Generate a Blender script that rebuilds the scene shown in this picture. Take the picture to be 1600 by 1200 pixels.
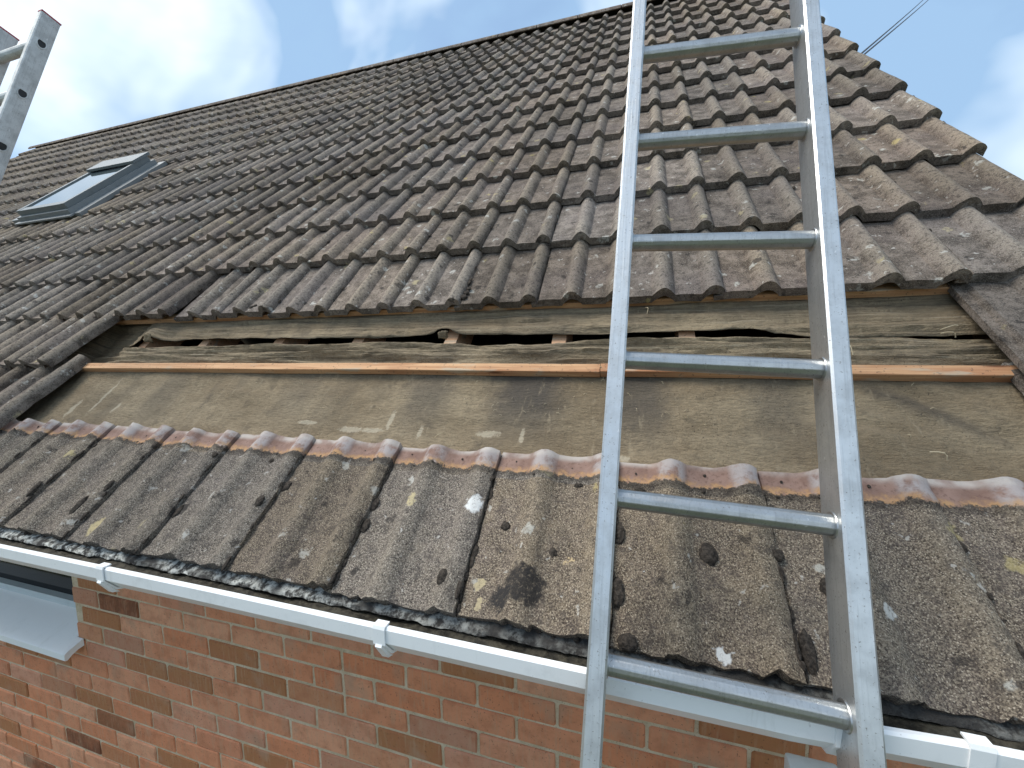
import bpy, bmesh, math, random
from mathutils import Vector, Matrix, noise
random.seed(7)
S = bpy.context.scene
for o in list(bpy.data.objects): bpy.data.objects.remove(o)
col = S.collection

# ------------------------------------------------------------------ camera
TH = math.radians(43.25); CT, ST = math.cos(TH), math.sin(TH)
CAM = Vector((1.2685, -0.6573, 0.5425)); FPX = 644.7
RX = Vector((0.9577, 0.28728, -0.01681)); UP = Vector((-0.01571, 0.11053, 0.99375)); FW = Vector((-0.28734, 0.95145, -0.11037))
cd = bpy.data.cameras.new('camera'); cam = bpy.data.objects.new('camera', cd); col.objects.link(cam)
cd.sensor_width = 36; cd.lens = 36*FPX/1600; cd.clip_start = 0.02; cd.clip_end = 3000
m = Matrix((RX, UP, -FW)).transposed().to_4x4(); m.translation = CAM; cam.matrix_world = m
S.camera = cam

# ------------------------------------------------------------------ light
SUN_AZ, SUN_EL = math.radians(-103), math.radians(60)     # azimuth measured from +Y towards +X
sd = Vector((math.sin(SUN_AZ)*math.cos(SUN_EL), math.cos(SUN_AZ)*math.cos(SUN_EL), math.sin(SUN_EL)))
sl = bpy.data.lights.new('sun', 'SUN'); sl.energy = 1.75; sl.angle = math.radians(38); sl.color = (1, .94, .84)
so = bpy.data.objects.new('sun', sl); col.objects.link(so)
so.rotation_euler = sd.to_track_quat('Z', 'Y').to_euler()
W = bpy.data.worlds.new('World'); S.world = W; W.use_nodes = True
wt = W.node_tree; wt.nodes.clear()
def wn(t, **k):
    n = wt.nodes.new(t)
    for a, b in k.items(): setattr(n, a, b)
    return n
sky = wn('ShaderNodeTexSky', sky_type='NISHITA', sun_disc=False, sun_elevation=SUN_EL, sun_rotation=SUN_AZ)
b1 = wn('ShaderNodeBackground'); b1.inputs[1].default_value = .09; wt.links.new(sky.outputs[0], b1.inputs[0])
b2 = wn('ShaderNodeBackground'); b2.inputs[1].default_value = 1.0
tc = wn('ShaderNodeTexCoord'); mp = wn('ShaderNodeMapping'); mp.inputs['Scale'].default_value = (1, 1, 1.5); mp.inputs['Location'].default_value = (.35, .1, .62)
wt.links.new(tc.outputs['Generated'], mp.inputs[0])
nz = wn('ShaderNodeTexNoise'); nz.inputs['Scale'].default_value = 2.3; nz.inputs['Detail'].default_value = 5; nz.inputs['Roughness'].default_value = .5; nz.inputs['Distortion'].default_value = .35
wt.links.new(mp.outputs[0], nz.inputs[0])
rp = wn('ShaderNodeValToRGB'); rp.color_ramp.elements[0].position = .30; rp.color_ramp.elements[0].color = (.25, .25, .25, 1)
rp.color_ramp.elements[1].position = .52; rp.color_ramp.elements[1].color = (.97, .97, .97, 1)
wt.links.new(nz.outputs[0], rp.inputs[0])
nz2 = wn('ShaderNodeTexNoise'); nz2.inputs['Scale'].default_value = 2.9; nz2.inputs['Detail'].default_value = 4; nz2.inputs['Distortion'].default_value = .5
mp2 = wn('ShaderNodeMapping'); mp2.inputs['Location'].default_value = (4.3, 1.2, 2.7); wt.links.new(tc.outputs['Generated'], mp2.inputs[0]); wt.links.new(mp2.outputs[0], nz2.inputs[0])
rc = wn('ShaderNodeValToRGB'); rc.color_ramp.elements[0].position = .45; rc.color_ramp.elements[0].color = (.185, .285, .415, 1)
rc.color_ramp.elements[1].position = .66; rc.color_ramp.elements[1].color = (.58, .64, .67, 1)
wt.links.new(nz2.outputs[0], rc.inputs[0]); wt.links.new(rc.outputs[0], b2.inputs[0])
mx = wn('ShaderNodeMixShader'); wt.links.new(rp.outputs[0], mx.inputs[0]); wt.links.new(b1.outputs[0], mx.inputs[1]); wt.links.new(b2.outputs[0], mx.inputs[2])
wo = wn('ShaderNodeOutputWorld'); wt.links.new(mx.outputs[0], wo.inputs[0])
S.view_settings.view_transform = 'Standard'; S.view_settings.look = 'None'; S.view_settings.gamma = 1
S.view_settings.exposure = 1.1; S.view_settings.use_curve_mapping = False
S.render.engine = 'CYCLES'

# ------------------------------------------------------------------ helpers
def R(u, s, h=0.0): return Vector((u, s*CT - h*ST, s*ST + h*CT))      # roof coordinates -> world
ROOF_ROT = Matrix(((1, 0, 0), (0, CT, -ST), (0, ST, CT)))
def proj(p):
    d = p - CAM; z = d.dot(FW)
    if z < .05: return None
    return 800 + FPX*d.dot(RX)/z, 600 - FPX*d.dot(UP)/z, z
def mesh(name, verts, faces, mat, parent=None, smooth=None, attr=None):
    me = bpy.data.meshes.new(name); me.from_pydata([tuple(v) for v in verts], [], faces); me.update()
    bm = bmesh.new(); bm.from_mesh(me); bmesh.ops.recalc_face_normals(bm, faces=bm.faces); bm.to_mesh(me); bm.free()
    if mat: me.materials.append(mat)
    if smooth is not None:
        for p in me.polygons: p.use_smooth = True
        me.set_sharp_from_angle(angle=math.radians(smooth))
    return link(name, me, parent)
def link(name, me, parent=None):
    o = bpy.data.objects.new(name, me); col.objects.link(o)
    if parent: o.parent = parent
    return o
def tag(o, label=None, cat=None, group=None, kind=None):
    for k, v in (('label', label), ('category', cat), ('group', group), ('kind', kind)):
        if v: o[k] = v
    return o
def empty(name, loc=(0, 0, 0)):
    o = bpy.data.objects.new(name, None); o.empty_display_size = .1; o.location = loc; col.objects.link(o); return o
def box_vf(lo, hi, f=lambda p: p):
    v = [f(Vector((x, y, z))) for z in (lo[2], hi[2]) for y in (lo[1], hi[1]) for x in (lo[0], hi[0])]
    return v, [(0, 2, 3, 1), (4, 5, 7, 6), (0, 1, 5, 4), (2, 6, 7, 3), (0, 4, 6, 2), (1, 3, 7, 5)]
def box(name, lo, hi, mat, parent=None, f=lambda p: p, bevel=0):
    v, fa = box_vf(lo, hi, f); o = mesh(name, v, fa, mat, parent)
    if bevel:
        bm = bmesh.new(); bm.from_mesh(o.data); bmesh.ops.bevel(bm, geom=bm.edges[:], offset=bevel, segments=2, profile=.6, affect='EDGES'); bm.to_mesh(o.data); bm.free()
        for p in o.data.polygons: p.use_smooth = True
        o.data.set_sharp_from_angle(angle=math.radians(50))
    return o
def prism_vf(prof, x0, x1, closed=True, nx=1):
    """profile of (y,z) swept along X"""
    v = []; n = len(prof); f = []
    for i in range(nx+1):
        x = x0 + (x1-x0)*i/nx
        v += [Vector((x, a, b)) for a, b in prof]
    for i in range(nx):
        for j in range(n if closed else n-1):
            k = (j+1) % n; f.append((i*n+j, i*n+k, (i+1)*n+k, (i+1)*n+j))
    if closed: f += [tuple(range(n))[::-1], tuple(range(nx*n, nx*n+n))]
    return v, f
def tube(pts, r, seg=8):
    v, f = [], []; n = len(pts)
    for i, p in enumerate(pts):
        t = (pts[min(i+1, n-1)] - pts[max(i-1, 0)]).normalized()
        a = t.orthogonal().normalized(); b = t.cross(a)
        for j in range(seg):
            w = 2*math.pi*j/seg; v.append(p + (a*math.cos(w) + b*math.sin(w))*r)
    for i in range(n-1):
        for j in range(seg):
            k = (j+1) % seg; f.append((i*seg+j, i*seg+k, (i+1)*seg+k, (i+1)*seg+j))
    f += [tuple(range(seg))[::-1], tuple(range((n-1)*seg, n*seg))]
    return v, f
def merge(parts):
    V, F = [], []
    for v, f in parts:
        b = len(V); V += v; F += [tuple(i+b for i in q) for q in f]
    return V, F
def sstep(a, b, x):
    t = min(max((x-a)/(b-a), 0), 1); return t*t*(3-2*t)

# ------------------------------------------------------------------ materials
class Mat:
    def __init__(s, name, rough=.8, metal=0, spec=.5):
        s.m = bpy.data.materials.new(name); s.m.use_nodes = True; s.t = s.m.node_tree; s.b = s.t.nodes['Principled BSDF']
        s.b.inputs['Roughness'].default_value = rough; s.b.inputs['Metallic'].default_value = metal; s.b.inputs['Specular IOR Level'].default_value = spec
        s._g = None
    def n(s, t, **k):
        q = s.t.nodes.new('ShaderNode'+t)
        for a, b in k.items(): setattr(q, a, b)
        return q
    def put(s, sock, v):
        if hasattr(v, 'is_output'): s.t.links.new(v, sock)
        elif v is not None:
            if isinstance(v, (tuple, list)) and sock.type == 'RGBA' and len(v) == 3: v = (*v, 1)
            sock.default_value = v
    def pos(s):
        if not s._g: s._g = s.n('NewGeometry')
        return s._g.outputs['Position']
    def obj(s): return s.n('TexCoord').outputs['Object']
    def mapping(s, v, scale=(1, 1, 1), loc=(0, 0, 0), rot=(0, 0, 0)):
        q = s.n('Mapping'); s.put(q.inputs[0], v); q.inputs['Scale'].default_value = scale; q.inputs['Location'].default_value = loc; q.inputs['Rotation'].default_value = rot
        return q.outputs[0]
    def noise(s, v, scale, detail=3, rough=.55, dist=0):
        q = s.n('TexNoise'); s.put(q.inputs['Vector'], v)
        for a, b in (('Scale', scale), ('Detail', detail), ('Roughness', rough), ('Distortion', dist)): q.inputs[a].default_value = b
        return q.outputs[0]
    def vor(s, v, scale, out='Distance', rnd=1.0):
        q = s.n('TexVoronoi'); s.put(q.inputs['Vector'], v); q.inputs['Scale'].default_value = scale; q.inputs['Randomness'].default_value = rnd
        return q.outputs[out]
    def ramp(s, v, a, b, lo=0., hi=1.):
        q = s.n('MapRange', interpolation_type='SMOOTHSTEP'); s.put(q.inputs[0], v)
        for i, x in enumerate((a, b, lo, hi)): q.inputs[i+1].default_value = x
        return q.outputs[0]
    def math(s, op, a, b=None, c=None):
        q = s.n('Math', operation=op); s.put(q.inputs[0], a)
        if b is not None: s.put(q.inputs[1], b)
        if c is not None: s.put(q.inputs[2], c)
        return q.outputs[0]
    def mul(s, a, b): return s.math('MULTIPLY', a, b)
    def add(s, a, b): return s.math('ADD', a, b)
    def mix(s, f, a, b, mode='MIX'):
        q = s.n('Mix', data_type='RGBA', blend_type=mode); s.put(q.inputs[0], f); s.put(q.inputs[6], a); s.put(q.inputs[7], b)
        return q.outputs[2]
    def attr(s, name): return s.n('Attribute', attribute_name=name).outputs['Fac']
    def sep(s, v):
        q = s.n('SeparateXYZ'); s.put(q.inputs[0], v); return q.outputs
    def comb(s, x, y, z):
        q = s.n('CombineXYZ')
        for i, a in enumerate((x, y, z)): s.put(q.inputs[i], a)
        return q.outputs[0]
    def white(s, v, out='Value'):
        q = s.n('TexWhiteNoise'); s.put(q.inputs['Vector'], v); return q.outputs[out]
    def color(s, c): s.put(s.b.inputs['Base Color'], c)
    def rough(s, c): s.put(s.b.inputs['Roughness'], c)
    def bump(s, h, dist=.002, strength=1.0):
        q = s.n('Bump'); q.inputs['Strength'].default_value = strength; q.inputs['Distance'].default_value = dist; s.put(q.inputs['Height'], h)
        s.t.links.new(q.outputs[0], s.b.inputs['Normal'])

def roof_s(M):
    """distance up the slope of the shaded point"""
    x = M.sep(M.pos()); return M.add(M.mul(x[1], CT), M.mul(x[2], ST)), x

def tile_material(name, eaves=False):
    M = Mat(name, .93, 0, .25)
    P = M.pos(); s, xyz = roof_s(M)
    tid = M.comb(M.math('FLOOR', M.mul(M.add(xyz[0], -.03), 1/.3)), M.math('FLOOR', M.mul(s, 1/.3464)), 3.7)
    rnd = M.white(tid); rnd2 = M.white(M.comb(rnd, 1.3, 7.7))
    big = M.noise(P, 3.5, 3); mid = M.noise(P, 17, 5, .65); fine = M.noise(P, 90, 5, .75); grain = M.noise(P, 330, 3, .8)
    roll = M.ramp(M.attr('bump'), .006, .026)
    c = M.mix(M.ramp(mid, .36, .64), (.078, .062, .050), (.225, .186, .155))
    c = M.mix(M.mul(roll, M.ramp(fine, .30, .62, .25 if eaves else .35, .6 if eaves else .9)), c, (.245, .205, .155) if eaves else (.252, .213, .168))                        # rolls carry tan algae
    c = M.mix(M.ramp(big, .40, .70, 0, .5), c, (.150, .124, .120))             # mauve grey pans
    c = M.mix(M.ramp(fine, .36, .50, .75, 0), c, (.040, .033, .029))
    if eaves:
        c = M.mix(M.ramp(mid, .46, .60, 0, .65), c, (.052, .041, .033)); c = M.mix(M.ramp(M.noise(P, 11, 4, .7), .52, .66, 0, .4), c, (.24, .195, .145)); c = M.mix(M.ramp(grain, .47, .60, 0, .8), c, (.32, .275, .215))
        c = M.mix(M.ramp(grain, .47, .36, 0, .8), c, (.028, .023, .020))
        c = M.mix(M.ramp(M.vor(P, 210), .30, .14, 0, .75), c, (.50, .44, .36))
        ff = M.noise(P, 45, 4, .7); c = M.mix(M.ramp(ff, .50, .66, 0, .6), c, (.055, .047, .043))
    else:
        c = M.mix(M.ramp(grain, .50, .66, 0, .6), c, (.36, .32, .27))
        c = M.mix(M.ramp(grain, .46, .34, 0, .6), c, (.04, .034, .03))
    # lichen rosettes, grey white and mustard, broken edges
    wob = M.mapping(P); 
    dv = M.n('VectorMath', operation='ADD'); nc = M.n('TexNoise'); nc.inputs['Scale'].default_value = 60; M.put(nc.inputs['Vector'], P)
    sc = M.n('VectorMath', operation='SCALE'); M.put(sc.inputs[0], nc.outputs['Color']); sc.inputs['Scale'].default_value = .040
    M.put(dv.inputs[0], P); M.put(dv.inputs[1], sc.outputs[0]); PW = dv.outputs[0]
    for scale, rad, thr, colr, amt in ((19, .30, .81, (.44, .43, .39), .75), (13, .26, .86, (.40, .34, .19), .65), (41, .27, .82, (.50, .48, .44), .6), (21, .30, .80, (.030, .026, .024), .8)):
        q = M.n('TexVoronoi'); M.put(q.inputs['Vector'], PW); q.inputs['Scale'].default_value = scale
        pick = M.math('GREATER_THAN', M.white(q.outputs['Position']), thr + (.06 if eaves and colr[0] > .1 else 0))
        k = M.mul(M.mul(M.ramp(q.outputs['Distance'], rad, rad*.55), pick), M.ramp(fine, .36, .52, .15, amt))
        c = M.mix(k, c, colr)
    v = M.add(M.mul(rnd, .46), .80)
    hs = M.n('HueSaturation'); M.put(hs.inputs['Color'], c); M.put(hs.inputs['Value'], v); M.put(hs.inputs['Saturation'], M.add(M.mul(rnd2, .4), .85)); c = hs.outputs[0]
    if eaves:
        for (u, t, r, cc) in ((.91, .261, .024, (.80, .80, .78)), (.746, .252, .018, (.50, .42, .25)), (1.144, .167, .013, (.62, .47, .27)), (.965, .092, .012, (.48, .40, .25)),
                              (.975, .053, .011, (.46, .38, .24)), (-.198, .076, .030, (.42, .35, .20)), (1.414, .047, .014, (.72, .72, .70)), (.854, .229, .011, (.55, .52, .47)),
                              (.482, .237, .009, (.42, .42, .40)), (1.294, .165, .008, (.6, .6, .58)), (1.06, .10, .045, (.030, .027, .026)), (1.673, .151, .012, (.6, .58, .53)), (1.676, .275, .010, (.6, .58, .53)),
                              (.05, .16, .018, (.04, .035, .033)), (1.02, .07, .03, (.032, .03, .03))):
            d = M.n('VectorMath', operation='DISTANCE'); M.put(d.inputs[0], PW); d.inputs[1].default_value = R(u, t, -.032) + Vector((.020, .020, .020))
            c = M.mix(M.mul(M.ramp(d.outputs['Value'], r*1.12, r*.75), M.ramp(fine, .34, .50, .25, .95)), c, cc)
        # band once covered by the row above: raw pink concrete, grime line, limey crests
        edge = M.add(s, M.mul(M.add(M.noise(P, 26, 5, .8), -.5), .055))
        raw = M.mix(M.ramp(M.noise(P, 26, 4, .6), .35, .68), (.190, .118, .094), (.262, .172, .140))
        raw = M.mix(M.ramp(M.noise(P, 140, 2), .56, .66, 0, .6), raw, (.14, .085, .07))
        lime = M.mul(M.ramp(M.attr('bump'), .007, .025), M.ramp(M.noise(P, 22, 4, .7), .36, .58))
        raw = M.mix(M.mul(lime, .75), raw, (.38, .355, .35))
        headl = M.mul(M.ramp(s, .404, .421), M.ramp(M.noise(P, 15, 3), .4, .6, .2, .75)); raw = M.mix(headl, raw, (.48, .44, .40))
        dirt = M.ramp(edge, .388, .372); raw = M.mix(M.mul(dirt, M.ramp(M.noise(P, 48, 4, .7), .36, .60, .15, .85)), raw, (.42, .25, .12))
        c = M.mix(M.ramp(edge, .366, .370), c, raw)
        gr = M.mul(M.ramp(edge, .346, .364), M.ramp(edge, .372, .366)); c = M.mix(M.mul(gr, .6), c, (.03, .024, .02))
    M.color(c)
    h = M.add(M.mul(mid, 1.6), M.add(M.mul(fine, 1.0), M.mul(grain, .5)))
    if eaves: h = M.mul(h, M.ramp(s, .372, .362, .25, 1))
    M.bump(h, .0055 if eaves else .004, .9)
    return M.m
M_TILE = tile_material('weathered_tile'); M_EAVES = tile_material('eaves_tile', True)

def felt_material():
    M = Mat('felt', .9, 0, .3); P = M.pos(); s, xyz = roof_s(M)
    flat = M.comb(xyz[0], s, 0)
    st = M.mapping(flat, (42, 150, 1)); weave = M.noise(st, 1, 4, .7)
    fib = M.noise(M.mapping(flat, (170, 420, 1)), 1, 3, .7)
    blot = M.noise(M.mapping(flat, (2.2, 5, 1)), 1, 4, .6); b2 = M.noise(flat, 14, 4, .65)
    c = M.mix(M.ramp(blot, .33, .66), (.220, .167, .104), (.340, .272, .178))
    c = M.mix(M.ramp(weave, .40, .62, 0, .4), c, (.115, .088, .058))
    c = M.mix(M.ramp(fib, .55, .70, 0, .55), c, (.36, .30, .21))
    c = M.mix(M.ramp(b2, .54, .72, 0, .5), c, (.09, .074, .055))
    # damp grey runs down from the batten, each with its own place and width
    for (u, w, a) in ((.95, .17, .8), (.62, .12, .55), (1.28, .12, .7), (.1, .12, .3), (-.55, .10, .3), (1.62, .10, .45)):
        d = M.math('ABSOLUTE', M.add(M.add(xyz[0], -u), M.mul(M.add(b2, -.5), .12)))
        k = M.mul(M.ramp(d, w, w*.25), M.ramp(s, .43, .64, 0, a)); k = M.mul(k, M.ramp(s, .76, .745, .25, 1)); c = M.mix(k, c, (.060, .055, .052))
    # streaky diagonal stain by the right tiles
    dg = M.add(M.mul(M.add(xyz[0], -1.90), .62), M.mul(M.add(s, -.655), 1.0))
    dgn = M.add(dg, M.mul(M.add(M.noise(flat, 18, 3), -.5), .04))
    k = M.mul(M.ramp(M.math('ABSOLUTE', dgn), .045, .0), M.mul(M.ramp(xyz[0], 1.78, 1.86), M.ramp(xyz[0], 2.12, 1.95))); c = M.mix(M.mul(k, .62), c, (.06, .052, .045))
    sk_ = M.mul(M.ramp(M.noise(P, 190, 3, .7), .60, .68), M.ramp(M.noise(flat, 6, 3), .44, .60, .1, .85)); c = M.mix(sk_, c, (.035, .028, .022))
    c = M.mix(M.ramp(M.noise(M.mapping(flat, (34, 9, 1), (2, 5, 0), (0, 0, .5)), 1, 4, .7), .58, .70, 0, .45), c, (.36, .295, .20))
    c = M.mix(M.ramp(M.noise(M.mapping(flat, (5, 1.6, 1), (7, 1, 0), (0, 0, -.35)), 1, 4, .6), .52, .66, 0, .35), c, (.12, .098, .072))
    up = M.ramp(s, .760, .775)
    cr = M.noise(M.mapping(flat, (2.2, 130, 1), (0, 3, 0)), 1, 4, .65, .8); c = M.mix(M.mul(up, M.ramp(cr, .46, .37, 0, .55)), c, (.060, .048, .034)); c = M.mix(M.mul(up, M.ramp(cr, .56, .68, 0, .7)), c, (.40, .335, .24))  # creases of the upper sheets: fold shade and lit ridges painted as streaks
    # pale scuffs
    for (u, t, w, l, a) in ((.524, .54, .010, .045, .5), (.389, .50, .045, .012, .2), (.643, .498, .008, .025, .1), (.963, .506, .008, .030, .2), (.856, .511, .040, .014, .3), (.218, .512, .045, .008, -.2), (-.758, .541, .012, .03, .3), (-1.0, .52, .014, .05, .6), (-.9, .60, .008, .10, .5), (.47, .50, .05, .010, .1), (1.24, .455, .02, .012, 0)):
        q = M.mapping(flat, (1, 1, 1), (-u, -t, 0)); q = M.mapping(q, (1/w, 1/l, 1), (0, 0, 0), (0, 0, 0))
        ln = M.n('VectorMath', operation='LENGTH'); M.put(ln.inputs[0], q)
        e = M.add(ln.outputs['Value'], M.mul(M.add(M.noise(flat, 70, 3, .7), -.5), 1.8)); c = M.mix(M.ramp(e, 1.1, .6, 0, .75), c, (.46, .40, .30))
    M.color(c); M.bump(M.add(M.mul(weave, 1.0), M.add(M.mul(fib, .5), M.mul(b2, 1.6))), .009, .9); return M.m
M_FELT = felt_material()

def wood_material(name, a, b, dark, scale=1):
    M = Mat(name, .75, 0, .3); P = M.pos(); s, xyz = roof_s(M)
    v = M.comb(xyz[0], s, M.math('ADD', M.mul(xyz[1], -ST), M.mul(xyz[2], CT)))
    g = M.noise(M.mapping(v, (3, 90, 90)), 1, 4, .6, .6); l = M.noise(M.mapping(v, (2.6, 6, 6)), 1, 3)
    c = M.mix(M.ramp(g, .35, .65), a, b); c = M.mix(M.ramp(l, .48, .70, 0, .7), c, dark)
    kn = M.vor(M.mapping(v, (4, 22, 22)), 1); c = M.mix(M.ramp(kn, .17, .06, 0, .9), c, tuple(x*.35 for x in dark))
    sp = M.noise(v, 120, 2); c = M.mix(M.ramp(sp, .62, .7, 0, .6), c, (.06, .045, .035)); 
    c = M.mix(M.ramp(M.noise(M.mapping(v, (7, 30, 30), (3, 1, 0)), 1, 3), .56, .68, 0, .7), c, (.42, .36, .27)); M.color(c); M.bump(g, .0015); return M.m
M_BATTEN = wood_material('new_batten_wood', (.42, .22, .11), (.58, .35, .19), (.30, .12, .055))
M_RAFTER = wood_material('rafter_wood', (.58, .33, .19), (.66, .42, .26), (.44, .23, .13))

def brick_material():
    M = Mat('brick_face', .9, 0, .25); P = M.pos(); oi = M.n('ObjectInfo').outputs['Random']
    r1 = M.white(M.comb(oi, 2.2, 0)); r2 = M.white(M.comb(oi, 9.1, 1)); r3 = M.white(M.comb(oi, 4.4, 3))
    c = M.mix(r1, (.62, .235, .115), (.70, .345, .205))
    c = M.mix(M.ramp(r2, .66, .74), c, (.41, .180, .080))           # brown ones
    c = M.mix(M.ramp(r2, .95, .97), c, (.20, .080, .042))           # dark headers
    c = M.mix(M.ramp(r3, .60, .95, 0, .65), c, (.56, .29, .20))    # pinkish
    n = M.noise(P, 16, 4, .65); f = M.noise(P, 150, 3, .7)
    dr = M.noise(M.mapping(P, (140, 140, 14)), 1, 3, .6)
    c = M.mix(M.ramp(n, .42, .68, 0, .55), c, (.42, .16, .08)); c = M.mix(M.ramp(dr, .48, .72, 0, .4), c, (.50, .32, .20))
    c = M.mix(M.ramp(M.noise(P, 7, 3), .55, .72, 0, .5), c, (.42, .28, .19)); c = M.mix(M.ramp(f, .60, .72, 0, .7), c, (.08, .04, .028))
    M.color(c); M.bump(M.add(M.mul(n, .8), M.add(M.mul(f, .5), M.mul(dr, .5))), .004, .8); return M.m
M_BRICK = brick_material()
def mortar_material():
    M = Mat('mortar', .95, 0, .2); P = M.pos(); c = M.mix(M.ramp(M.noise(P, 20, 4, .6), .3, .7), (.52, .41, .27), (.68, .56, .40))
    c = M.mix(M.ramp(M.noise(P, 200, 3, .7), .56, .68, 0, .7), c, (.18, .14, .10)); M.color(c); M.bump(M.noise(P, 180, 4, .7), .003); return M.m
M_MORTAR = mortar_material()
def plastic(name, col_, rough=.32, dirt=.5):
    M = Mat(name, rough, 0, .5); P = M.pos()
    d = M.mul(M.ramp(M.noise(P, 9, 5, .7), .52, .75), dirt); c = M.mix(d, col_, tuple(x*.62 for x in col_))
    st = M.ramp(M.noise(M.mapping(P, (30, 4, 4)), 1, 4, .7), .58, .72, 0, dirt*.6); c = M.mix(st, c, tuple(x*.55 for x in (col_[0], col_[1]*.97, col_[2]*.9)))
    sp = M.ramp(M.noise(P, 130, 2), .70, .76, 0, .7*dirt); c = M.mix(sp, c, (.10, .09, .08)); M.color(c)
    M.rough(M.add(M.mul(d, .4), rough)); M.bump(M.noise(P, 14, 2), .0012, .5); return M.m
M_PVC = plastic('white_pvc', (.87, .88, .88), .3, .35)
M_PVC_S = plastic('sill_pvc', (.88, .90, .90), .3, .2)
M_FRAME = plastic('shaded_frame_pvc', (.50, .56, .57), .35, .4)  # white frame plastic made grey, its shade put into the colour
M_SKY = plastic('skylight_cladding', (.15, .17, .175), .4, .5)
M_LEAD = plastic('skylight_flashing', (.20, .215, .22), .45, .5)
def glass(name, base, rough, coat=.6):
    M = Mat(name, rough, 0, .9 if coat else .12); M.color(base); M.bump(M.noise(M.pos(), 3, 2), .002, .3); M.b.inputs['Coat Weight'].default_value = coat; M.b.inputs['Coat Roughness'].default_value = .03; return M.m
M_GLASS = glass('window_glass', (.006, .005, .005), .06, 0.)
M_SKYGLASS = glass('skylight_glass', (.05, .07, .08), .06); M_SKYGLASS.node_tree.nodes['Principled BSDF'].inputs['IOR'].default_value = 2.3
def alu_material(name, base=(.62, .64, .65), dull=.0, spat=.8):
    M = Mat(name, .42, .85, .5); P = M.pos(); O = M.obj()
    w = M.noise(O, 24, 4, .65); st = M.noise(M.mapping(O, (260, 260, 9)), 1, 3, .6); sp = M.noise(O, 240, 3, .7); q = M.noise(O, 60, 3, .6)
    c = M.mix(M.ramp(w, .35, .7, 0, .6), base, tuple(x*.66 for x in base)); c = M.mix(M.ramp(st, .5, .72, 0, .3), c, tuple(x*.5 for x in base))
    k = M.mul(M.ramp(sp, .60, .68), M.ramp(q, .45, .6, .1, spat)); c = M.mix(k, c, (.13, .115, .10))
    k2 = M.ramp(M.noise(M.mapping(O, (90, 90, 40), (3, 1, 2)), 1, 3, .7), .68, .74, 0, spat); c = M.mix(k2, c, (.80, .80, .80))
    M.color(c); M.rough(M.add(M.mul(w, .30), .26 + dull)); M.put(M.b.inputs['Metallic'], M.math('SUBTRACT', .85 - dull, M.mul(M.add(k, k2), .5)))
    M.bump(M.add(st, M.mul(sp, .4)), .0006, .6); return M.m
M_ALU = alu_material('ladder_aluminium'); M_ALU2 = alu_material('old_ladder_aluminium', (.70, .71, .70), .35, .95); M_RUNG = alu_material('rung_aluminium', (.47, .48, .48), -.08, .6)
def plain(name, a, b, scale, rough=.9, dist=.003, metal=0):
    M = Mat(name, rough, metal, .3); P = M.pos(); n = M.noise(P, scale, 5, .65); M.color(M.mix(M.ramp(n, .35, .65), a, b)); M.bump(n, dist); return M.m
M_RED = plain('red_end_cap', (.40, .04, .05), (.52, .07, .08), 30, .5)
M_BLACK = plain('black_plastic_and_hollow_shade', (.02, .02, .02), (.035, .035, .035), 30, .5)  # ladder feet, and the painted dark inside the rung ends
M_MOSS = plain('moss', (.026, .021, .017), (.078, .064, .052), 160, 1, .006)
M_SLUDGE = plain('gutter_sludge', (.016, .014, .010), (.065, .058, .042), 60, .7, .008)
def lime_material():
    M = Mat('limed_felt_edge', .9, 0, .3); P = M.pos(); n = M.noise(P, 55, 5, .7); q = M.noise(P, 9, 3, .6); x = M.sep(P)
    c = M.mix(M.mul(M.ramp(n, .40, .62), M.mul(M.ramp(q, .36, .58, .05, 1), M.ramp(x[0], 1.35, .2, .25, 1))), (.040, .038, .036), (.60, .61, .57)); M.color(c); M.bump(n, .007); return M.m
M_LIME = lime_material()
M_STRAW = plain('straw', (.42, .34, .22), (.55, .47, .33), 40)
M_CABLE = plain('cable_sheath', (.03, .03, .035), (.05, .05, .055), 20, .6)
M_DECK = plain('dark_underlay', (.05, .043, .035), (.09, .075, .06), 9)
M_GROUND = plain('garden_ground', (.045, .065, .025), (.11, .11, .07), 2, 1, .02)
M_HOOF = plain('far_wall', (.30, .12, .075), (.38, .17, .11), 5)

# ------------------------------------------------------------------ setting and house shell
GZ = -2.75
g = mesh('ground', [(-400, -400, GZ), (400, -400, GZ), (400, 400, GZ), (-400, 400, GZ)], [(0, 1, 2, 3)], M_GROUND); tag(g, kind='structure')
house = empty('house', (-2.8, 4.2, GZ)); tag(house, 'red brick house with brown concrete tiled roof missing two rows of tiles', 'house')
HL = Matrix.Translation(-Vector((-2.8, 4.2, GZ)))
def hp(o, parent=house):                       # parent keeping the world place
    o.parent = parent; o.matrix_parent_inverse = HL
    return o
GA = .3464; K0, K1 = -29, 8                    # gauge, first and last tile column
UL, UR = K0*.3 - .27, K1*.3 + .03; SR = 5.93   # roof extent: left verge, right verge, ridge
YR = SR*CT
def back(p): return Vector((p.x, 2*YR - p.y, p.z))
# roof deck: underlay on both slopes, open where tiles and felt were stripped
dv, df = [], []
def quad(a, b, c, d): 
    n = len(dv); dv.extend((a, b, c, d)); df.append((n, n+1, n+2, n+3))
HD = -.112
quad(R(UL, 1.19, HD), R(UR, 1.19, HD), R(UR, SR, HD), R(UL, SR, HD))
quad(R(UL, 0, HD), R(-1.5, 0, HD), R(-1.5, 1.19, HD), R(UL, 1.19, HD))
quad(R(UL, 0, HD), R(UL, 0, HD), R(UL, 0, HD), R(UL, 0, HD)) if 0 else None
quad(*[back(R(u, s_, -.02)) for u, s_ in ((UL, -.1), (UR, -.1), (UR, SR), (UL, SR))])
roof = hp(mesh('roof', dv, df, M_DECK))
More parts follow.
